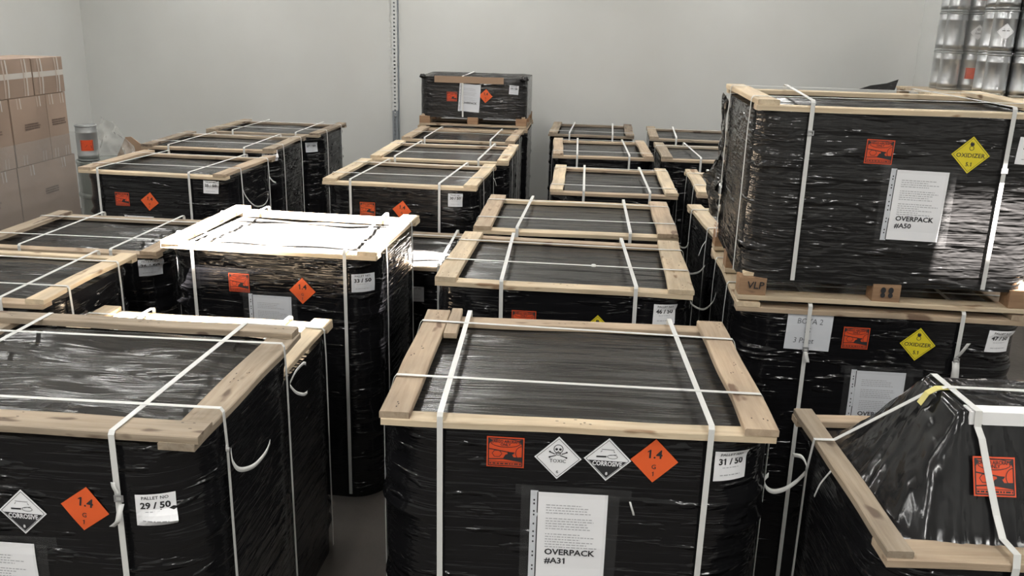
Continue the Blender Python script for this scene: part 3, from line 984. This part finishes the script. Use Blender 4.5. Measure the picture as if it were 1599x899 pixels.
# ragged film edge hanging off its left rear corner
V, F = [], []
nu, nv = 14, 30
for j in range(nv + 1):
    for i in range(nu + 1):
        t, s_ = j / nv, i / nu
        zz = 0.80 - t * 0.62
        amp = 0.02 + 0.05 * math.exp(-((t - 0.75) / 0.16) ** 2)
        q = noise.noise((s_ * 3.0, t * 9.0, 1.7))
        q2 = noise.noise((s_ * 6.0 + 5, t * 12.0, 4.7))
        V.append((-0.628 - amp * (0.5 + q), 0.30 + s_ * (0.16 + 0.22 * math.exp(-((t - 0.8) / 0.2) ** 2)) + 0.05 * q2, zz + 0.02 * q2))
for j in range(nv):
    for i in range(nu):
        F.append((j * (nu + 1) + i, j * (nu + 1) + i + 1, (j + 1) * (nu + 1) + i + 1, (j + 1) * (nu + 1) + i))
mesh_obj('loose_film', V, F, FILM_X, p.T, True)
# a corner of film standing up at the rear of its top
V = [(0.02, 0.44, 0.852), (0.20, 0.45, 0.852), (0.215, 0.46, 0.905), (0.16, 0.455, 0.885), (0.08, 0.45, 0.872)]
mesh_obj('loose_film', [(*q,) for q in V] + [(q[0], q[1] + 0.004, q[2]) for q in V],
         [(0, 1, 2, 3, 4), (9, 8, 7, 6, 5), (1, 6, 7, 2), (2, 7, 8, 3), (3, 8, 9, 4), (0, 4, 9, 5)], FILM_X, p.T)

# --- tented pallet, front right
PX, PY, PYAW, PT, PW, PD = 1.332, 2.473, 3.5, 1.319, 1.15, 0.858
p = Pallet('black wrapped pallet with film tented over a tall load and white edge strip, front right', PX, PY, PYAW, PT, PW, PD,
           woods=('mid', 'mid', 'grey', 'grey'), pw=(0.10, 0.06, 0.062, 0.07), fb=(), lr=(), topfilm=False)
BX0, BX1, BY0, BY1, BH = -0.345, 0.45, -0.20, 0.035, 0.285
FX0, FX1, FY0, FY1 = -0.55, 0.55, -0.37, 0.40
def tent(u, vv):
    tl = max(0, (BX0 - u) / (BX0 - FX0)) ** 1.0
    tr = max(0, (u - BX1) / (FX1 - BX1))
    tf = max(0, (BY0 - vv) / (BY0 - FY0))
    tb = max(0, (vv - BY1) / (FY1 - BY1))
    t = min(1.0, math.sqrt(max(tl, tr) ** 2 + max(tf, tb) ** 2))
    h = (1 - t) ** 1.25
    return h
V, F = [], []
gx, gy = 90, 80
for j in range(gy + 1):
    for i in range(gx + 1):
        u, vv = FX0 - 0.02 + (FX1 - FX0 + 0.04) * i / gx, FY0 - 0.03 + (FY1 - FY0 + 0.05) * j / gy
        h = tent(u, vv)
        ang = math.atan2(vv - 0.0, u - BX0 + 0.02)
        slope = 1.0 if 0.02 < h < 0.97 else 0.25
        wr = noise.noise((ang * 7.0, h * 1.5, 3.3)) * 0.014 + noise.noise((ang * 19.0, h * 2.5, 8.8)) * 0.010
        V.append((u, vv, PT - 0.050 + BH * h + 0.05 * 0 + wr * slope + (0.05 * h)))
for j in range(gy):
    for i in range(gx):
        F.append((j * (gx + 1) + i, j * (gx + 1) + i + 1, (j + 1) * (gx + 1) + i + 1, (j + 1) * (gx + 1) + i))
mesh_obj('tented_film', V, F, FILM_TENT, p.T, True)
def tz(u, vv):
    return PT - 0.050 + (BH + 0.05) * tent(u, vv)
ZT = PT + BH
b = MB(); b.box(BX0 + 0.02, BX1, BY0 - 0.016, BY0 - 0.006, ZT - 0.032, ZT + 0.004); b.box(BX0 + 0.02, BX1, BY0 - 0.006, BY0 + 0.03, ZT + 0.000, ZT + 0.004)
b.build('edge_protector', FOAM, p.T)
def tsurf(u, hgt, off):
    # point on the sloping front sheet at height hgt
    lo, hi = FY0, BY0
    for _ in range(24):
        mid = (lo + hi) / 2
        if tz(u, mid) < hgt:
            lo = mid
        else:
            hi = mid
    yv = (lo + hi) / 2
    return (u, yv - 0.008 - off, hgt + 0.004)
cargo_label(p.T, tsurf, -0.268, 1.452, 0.0, 0.054, 0.046)
a = -0.318
pts = [(a + 0.012, BY1 + 0.36, PT + 0.004), (a + 0.0, BY1, ZT + 0.008), (a + 0.01, BY0 - 0.020, ZT + 0.008), (a + 0.013, BY0 - 0.022, ZT - 0.035)]
for k in range(1, 8):
    hgt = ZT - 0.035 - (ZT - 0.04 - PT - 0.012) * k / 8
    q = tsurf(a + 0.015 + 0.04 * k / 8, hgt, 0.006)
    pts.append(q)
pts += [(a + 0.055, -PD / 2 + 0.07, PT + 0.006), (a + 0.058, -PD / 2 + 0.002, PT + 0.004), (a + 0.058, -PD / 2 - 0.006, PT - 0.03), (a + 0.06, -PD / 2 - 0.006, 0.05)]
ribbon('strap', pts, (1, 0, 0), 0.0185, 0.0016, STRAP, p.T)
pts = [(-PW / 2 - 0.012, 0.20, 0.05), (-PW / 2 - 0.010, 0.20, 1.20), (-PW / 2 - 0.004, 0.185, PT + 0.002), (-PW / 2 + 0.05, 0.165, PT + 0.012), (BX0 - 0.025, -0.055, ZT - 0.012), (BX0 + 0.02, -0.065, ZT + 0.010), (BX1, -0.09, ZT + 0.010), (PW / 2, -0.09, PT)]
ribbon('strap', pts, (0, 1, 0), 0.015, 0.0016, STRAP, p.T)
pts = [(BX0 - 0.045, -0.06, ZT - 0.045), (BX0 - 0.028, -0.06, ZT - 0.012), (BX0 - 0.004, -0.06, ZT + 0.004), (BX0 + 0.045, -0.06, ZT + 0.006)]
ribbon('tape_patch', pts, (0, 1, 0), 0.026, 0.002, YTAPE, p.T)
p.tail([(-0.588, 0.20, 1.205), (-0.60, 0.16, 1.24), (-0.615, 0.17, 1.265), (-0.64, 0.19, 1.262)], (0, 0.3, 1), 0.012)
p.tail([(-0.588, 0.20, 1.195), (-0.615, 0.195, 1.165), (-0.65, 0.19, 1.140), (-0.685, 0.19, 1.130), (-0.708, 0.195, 1.142), (-0.712, 0.205, 1.165), (-0.700, 0.21, 1.178)], (0, 0.5, 1), 0.015)
p.tail([(-0.575, 0.02, 1.30), (-0.59, 0.05, 1.24), (-0.60, 0.06, 1.19)], (0, 1, 0), 0.008)

# ------------------------------------------------------------------ brown cartons at the left
CB = mat('carton_board', (0.37, 0.265, 0.195), 0.75)
v_, = coords(CB, ((1.3, 1.3, 1.3),))
lk(CB, ramp(CB, noise_n(CB, v_, 1, 3), [(0.3, (0.305, 0.225, 0.175)), (0.7, (0.40, 0.30, 0.235))]), CB.node_tree.nodes['Principled BSDF'].inputs['Base Color'])
CTAPE = mat('carton_tape', (0.50, 0.42, 0.36), 0.3)
CTAPE2 = mat('whitish_carton_tape', (0.60, 0.57, 0.53), 0.3)
CPRINT = mat('carton_print', (0.17, 0.12, 0.095), 0.8)
XF = -4.6
def carton(label, y0, y1, z0, z1, dx=0.0, band=False, txt=True, seed=0):
    rnd = random.Random(seed)
    T = tag(empty('carton', (XF + dx - 0.22, (y0 + y1) / 2, z0)), label, 'carton', 'brown cartons stacked on the left')
    hy, hz = (y1 - y0) / 2 - 0.004, z1 - z0 - 0.003
    n = 8
    V, F = [], []
    # slightly bulged box, visible side faces +x
    me = bmesh.new()
    bmesh.ops.create_cube(me, size=1.0)
    bmesh.ops.subdivide_edges(me, edges=me.edges[:], cuts=5, use_grid_fill=True)
    for q in me.verts:
        bx, by, bz = q.co * 2
        e = (1 - bx * bx) , (1 - by * by), (1 - bz * bz)
        q.co.x = 0.22 * bx + 0.010 * e[1] * e[2] * bx
        q.co.y = hy * by * (1 + 0.006 * e[0] * e[2])
        q.co.z = hz * (bz + 1) / 2
    mesh = bpy.data.meshes.new('body')
    me.to_mesh(mesh); me.free()
    mesh.materials.append(CB)
    o = bpy.data.objects.new('body', mesh); COL.objects.link(o); o.parent = T
    def face(yy, zz, off):
        e1, e2 = 1 - (yy / hy) ** 2, 1 - (2 * zz / hz - 1) ** 2
        return (0.22 + 0.010 * max(e1, 0) * max(e2, 0) + off, yy, zz)
    def strip(name, yc, zc, hw, hh, m):
        g, f = grid2(hw, hh, 3, 6)
        return mesh_obj(name, [face(yc + a, zc + c, 0.002) for a, c in g], f, m, T)
    L = 0.10 if hz > 0.4 else hz / 2 - 0.005
    ntp = 2
    for yc in (-hy * 0.55, hy * 0.55):
        for dd in (-0.02, 0.02):
            if hz > 0.4:
                strip('tape', yc + dd, hz - 0.045, 0.006, 0.042, CTAPE2 if dd > 0 else CTAPE)
                strip('tape', yc + dd, 0.045, 0.006, 0.040, CTAPE)
            else:
                strip('tape', yc + dd, hz / 2, 0.008, hz / 2 - 0.004, CTAPE2 if dd > 0 else CTAPE)
    if band:
        strip('tape', 0, hz * 0.56, hy - 0.002, 0.022, CTAPE2)
    if txt:
        pp = P2()
        for k in range(3):
            pp.lines(-0.11, 0.11, 0.02 - 0.019 * k, 0.013, rnd, rnd.uniform(0.8, 1))
        zc = hz * 0.56
        mesh_obj('print', [face(a + hy * 0.05, zc + c, 0.0025) for a, c in pp.v], pp.f, CPRINT, T)
    return T
carton('top brown carton with a white tape band, nearer of the two on top', 6.70, 7.16, 1.837, 2.14, 0.0, True, False, 1)
carton('top brown carton with a white tape band, nearer the room corner', 7.165, 7.61, 1.837, 2.135, 0.0, True, False, 2)
carton('brown carton at the picture edge, in the upper middle layer', 6.30, 6.805, 1.292, 1.836, 0.0, False, True, 3)
carton('brown printed carton in the centre of the upper middle layer', 6.81, 7.30, 1.292, 1.836, 0.005, False, True, 4)
carton('narrow brown printed carton at the far end of the upper middle layer', 7.305, 7.60, 1.292, 1.836, 0.0, False, True, 5)
carton('brown carton at the picture edge, in the lower visible layer', 6.05, 6.80, 0.722, 1.291, 0.0, False, True, 6)
carton('wide brown carton at the far end of the lower visible layer', 6.805, 7.64, 0.722, 1.291, 0.0, False, True, 7)
carton('brown carton in the bottom layer at the near end', 6.05, 6.80, 0.15, 0.721, 0.0, False, False, 8)
carton('brown carton in the bottom layer at the far end', 6.805, 7.64, 0.15, 0.721, 0.0, False, False, 9)
T = tag(empty('timber_pallet', (XF - 0.22, 6.85, 0)), 'bare timber pallet under the stack of brown cartons', 'pallet')
for k, xx in enumerate((-0.19, 0, 0.19)):
    plank('bottom_board', 1.6, 0.09, 0.022, WOOD['mid'], T, (xx, 0, 0.011), math.pi / 2, 700 + k)
    for yy in (-0.7, 0, 0.7):
        b = MB(); b.box(-0.04, 0.04, -0.05, 0.05, -0.05, 0.05)
        o = b.build('block', WOOD['mid'], T); o.location = (xx, yy, 0.073)
for k in range(8):
    plank('deck_board', 0.47, 0.13, 0.022, WOOD['mid'], T, (0, -0.72 + k * 0.206, 0.136), 0, 720 + k)
# clear film round the cartons
V, F = [], []
pp = [(XF - 0.46, 5.98), (XF + 0.022, 5.98), (XF + 0.022, 7.66), (XF - 0.46, 7.66)]
ring = []
for k in range(4):
    a, c = pp[k], pp[(k + 1) % 4]
    for i in range(10):
        ring.append((a[0] + (c[0] - a[0]) * i / 10, a[1] + (c[1] - a[1]) * i / 10))
for j in range(21):
    for (a, c) in ring:
        q = noise.noise((a * 3, c * 3, j * 0.6)) * 0.006
        V.append((a + q, c + q, 0.16 + 1.32 * j / 20))
m_ = len(ring)
for j in range(20):
    for i in range(m_):
        F.append((j * m_ + i, j * m_ + (i + 1) % m_, (j + 1) * m_ + (i + 1) % m_, (j + 1) * m_ + i))
o = mesh_obj('clear_film', V, F, CLEARFILM, None, True)
tag(o, 'clear stretch film wound round the lower brown cartons', 'film')

# ------------------------------------------------------------------ drum, pail, plastic and cardboard in the left corner
TIN = mat('tinplate', (0.55, 0.56, 0.57), 0.28, 0.9)
v_, = coords(TIN, ((2, 2, 30),))
bump(TIN, noise_n(TIN, v_, 1, 3), 0.002)
TIN2 = mat('dull_tinplate', (0.42, 0.43, 0.43), 0.4, 0.7)
DGREY = mat('grey_green_drum_paint', (0.20, 0.215, 0.20), 0.45)
T = tag(empty('steel_drum', (-5.07, 9.0, 0)), 'grey-green steel drum in the left corner behind the cartons', 'drum')
R0 = 0.29
prof = [(R0 - 0.02, 0)] + [(R0, 0.01)]
for zz in (0.33, 0.66):
    prof += [(R0, zz - 0.03), (R0 + 0.012, zz - 0.01), (R0 + 0.012, zz + 0.01), (R0, zz + 0.03)]
prof += [(R0, 0.98), (R0 + 0.008, 0.99), (R0 + 0.008, 1.015), (R0 - 0.008, 1.015), (R0 - 0.012, 1.0)]
vv, ff = lathe(prof, 36); mesh_obj('body', vv, ff, DGREY, T, False)
vv, ff = lathe([(0.03, 0), (0.03, 0.012), (0.022, 0.015)], 14); o = mesh_obj('bung', vv, ff, STEEL, T); o.location = (0.17, 0.05, 1.0)
def pail(label, x, y, z, r, h, lab=None, ang=-1.4, group='silver pails', m=TIN, parent=None):
    T = tag(empty('metal_pail', (x, y, z)), label, 'pail', group)
    pr = [(r * 0.95, 0), (r * 0.985, 0.006), (r * 0.985, 0.02), (r * 0.97, 0.026), (r * 0.985, h * 0.06)]
    for zz in (0.16, 0.80):
        pr += [(r * 0.985, h * (zz - 0.02)), (r * 1.02, h * zz), (r * 0.985, h * (zz + 0.02))]
    pr += [(r * 0.985, h - 0.03), (r * 0.96, h - 0.012)]
    vv, ff = lathe(pr, 26); mesh_obj('body', vv, ff, m, T, True)
    vv, ff = lathe([(r * 0.97, h - 0.020), (r * 1.025, h - 0.016), (r * 1.03, h - 0.004), (r * 0.97, h), (r * 0.93, h - 0.006), (r * 0.5, h - 0.006)], 26)
    mesh_obj('lid', vv, ff, TIN2, T, True)
    if lab:
        def sf(u, zz, off):
            a = ang + u / r
            return ((r * 1.0 + off) * math.cos(a), (r * 1.0 + off) * math.sin(a), zz)
        if lab == 'red':
            g, f = grid2(0.062, 0.055, 8, 4)
            o = put('label_sheet', g, f, REDOR, T, sf, 0, h * 0.45, 0, 0.002)
            q = P2(); q.frame(0.056, 0.049, 0.004); q.poly([(-0.02, -0.02), (0.045, -0.03), (0.04, 0.0), (0.0, 0.005)]); q.rect(-0.04, 0.04, 0.02, 0.026)
            art_print('label_print', q, INK, o, sf, 0, h * 0.45, 0, 0.003)
        else:
            g, f = grid2(0.075, 0.075, 8, 8, True)
            o = put('label_sheet', g, f, PAPER, T, sf, 0, h * 0.5, 0, 0.002)
            q = P2(); q.dframe(0.066, 0.0015)
            if lab == 'corrosive':
                q.poly([(-0.062, -0.004), (0.062, -0.004), (0, -0.064)])
                q.bar(-0.02, 0.025, 0.02, 0.025, 0.003); q.bar(-0.03, 0.010, -0.005, 0.010, 0.006); q.bar(0.005, 0.010, 0.03, 0.010, 0.006)
            else:
                q.ring(0, 0.03, 0.014, 0.015, 0.003, 12); q.disc(-0.005, 0.03, 0.004); q.disc(0.005, 0.03, 0.004)
                q.bar(-0.024, 0.004, 0.024, 0.018, 0.004); q.bar(-0.024, 0.018, 0.024, 0.004, 0.004)
                q.text('TOXIC', 0.020, 0, -0.012, 0.02)
            art_print('label_print', q, INK, o, sf, 0, h * 0.5, 0, 0.003)
    return T
pail('small silver pail with a red label on the drum behind the brown cartons', -5.235, 8.95, 1.006, 0.105, 0.37, 'red', -1.1, 'silver pails in the left corner', TIN2)
# crumpled clear sheet
V, F = [], []
nu, nv = 24, 18
for j in range(nv + 1):
    for i in range(nu + 1):
        a, c = i / nu, j / nv
        x = -5.08 + 0.36 * a
        zt = 1.455 - 0.42 * a ** 2.2
        z = 1.022 + (zt - 1.022) * c
        y = 8.86 + 0.10 * c + 0.09 * noise.noise((a * 4, c * 3, 2.2)) + 0.05 * noise.noise((a * 11, c * 9, 5.2))
        V.append((x + 0.05 * noise.noise((a * 5, c * 5, 9.1)) * c, y, z + 0.015 * noise.noise((a * 7, 1.0, 4.4)) * c))
for j in range(nv):
    for i in range(nu):
        F.append((j * (nu + 1) + i, j * (nu + 1) + i + 1, (j + 1) * (nu + 1) + i + 1, (j + 1) * (nu + 1) + i))
o = mesh_obj('plastic_sheet', V, F, CLEARBAG, None, True)
tag(o, 'crumpled clear plastic sheet bunched on the drum in the left corner', 'plastic sheet')
b = MB()
pts = [(-5.02, 1.02), (-4.52, 1.02), (-4.60, 1.07), (-4.84, 1.245), (-4.90, 1.24)]
b.add([(x, 9.11, z) for x, z in pts] + [(x, 9.12, z) for x, z in pts], [(0, 1, 2, 3, 4), (9, 8, 7, 6, 5)] + [(k, k + 5, (k + 1) % 5 + 5, (k + 1) % 5) for k in range(5)])
tag(b.build('cardboard_sheet', CARD), 'torn brown cardboard sheet leaning by the clear plastic in the left corner', 'cardboard')

# ------------------------------------------------------------------ silver pails on a raised pallet at the right
sup = Pallet('tall black wrapped pallet under the silver pails, far right', 4.20, 9.55, 0.0, 1.83, 1.9, 1.5, woods=('mid',) * 4, fb=(-0.5, 0.5), lr=())
T = tag(empty('timber_pallet', (4.20, 9.55, 1.838)), 'timber pallet carrying the silver pails at far right', 'pallet')
for k, yy in enumerate((-0.68, 0, 0.68)):
    plank('bottom_board', 1.86, 0.10, 0.022, WOOD['mid'], T, (0, yy, 0.012), 0, 800 + k)
    for xx in (-0.87, 0, 0.87):
        b = MB(); b.box(-0.05, 0.05, -0.05, 0.05, -0.032, 0.032)
        o = b.build('block', WOOD['mid'], T); o.location = (xx, yy, 0.056)
for k in range(10):
    plank('deck_board', 1.86, 0.135, 0.020, WOOD['pale'], T, (0, -0.68 + k * 0.1511, 0.100), 0, 820 + k)
ZP = 1.950
wordc = {0: 'near row', 1: 'second row', 2: 'rear row'}
# left block (farther), two columns wide; right block (nearer), four columns wide
lay = {0: 'bottom', 1: 'second', 2: 'third', 3: 'top'}
labs_l = {(0, 0): None, (1, 0): 'red', (0, 1): None, (1, 1): 'toxic', (0, 2): 'red', (1, 2): 'red', (0, 3): None, (1, 3): 'toxic'}
for ly in range(3):
    for cx in range(2):
        for cy in range(2):
            lab = labs_l.get((cx, ly)) if cy == 0 else None
            side = 'outer' if cx == 0 else 'inner'
            row = 'front' if cy == 0 else 'rear'
            pail('silver pail, %s layer, %s %s corner of the far narrow pail stack' % (lay[ly], row, side), 3.655 + 0.208 * cx, 9.90 + 0.21 * cy, ZP + 0.385 * ly, 0.100, 0.383, lab, -1.75, 'silver pails at the far right')
labs_r = {(0, 1): 'corrosive', (1, 1): 'corrosive', (2, 1): 'toxic', (3, 1): 'corrosive', (1, 2): 'corrosive', (2, 2): 'toxic'}
col_w = {0: 'first', 1: 'second', 2: 'third', 3: 'fourth'}
for ly in range(3):
    for cx in range(4):
        for cy in range(2):
            lab = labs_r.get((cx, ly)) if cy == 0 else None
            row = 'front' if cy == 0 else 'rear'
            pail('silver pail in %s layer, %s column, %s row of the near wide stack' % (lay[ly], col_w[cx], row), 3.795 + 0.218 * cx, 9.10 - 0.05 * cx + 0.22 * cy, ZP + 0.395 * ly, 0.107, 0.393, lab, -1.8, 'silver pails at the far right')
V, F = [], []
pp = [(3.50, 9.76), (4.01, 9.76), (4.01, 10.26), (3.50, 10.26)]
ring = []
for k in range(4):
    a, c = pp[k], pp[(k + 1) % 4]
    for i in range(10):
        ring.append((a[0] + (c[0] - a[0]) * i / 10, a[1] + (c[1] - a[1]) * i / 10))
for j in range(25):
    for (a, c) in ring:
        q = noise.noise((a * 4, c * 4, j * 0.5)) * 0.03
        V.append((a + q - (0.07 if a < 3.56 else 0), c + q, ZP + 1.17 * j / 24))
m_ = len(ring)
for j in range(24):
    for i in range(m_):
        F.append((j * m_ + i, j * m_ + (i + 1) % m_, (j + 1) * m_ + (i + 1) % m_, (j + 1) * m_ + i))
o = mesh_obj('clear_film', V, F, CLEARFILM, None, True)
tag(o, 'clear stretch film hanging loosely round the far narrow pail stack', 'film')
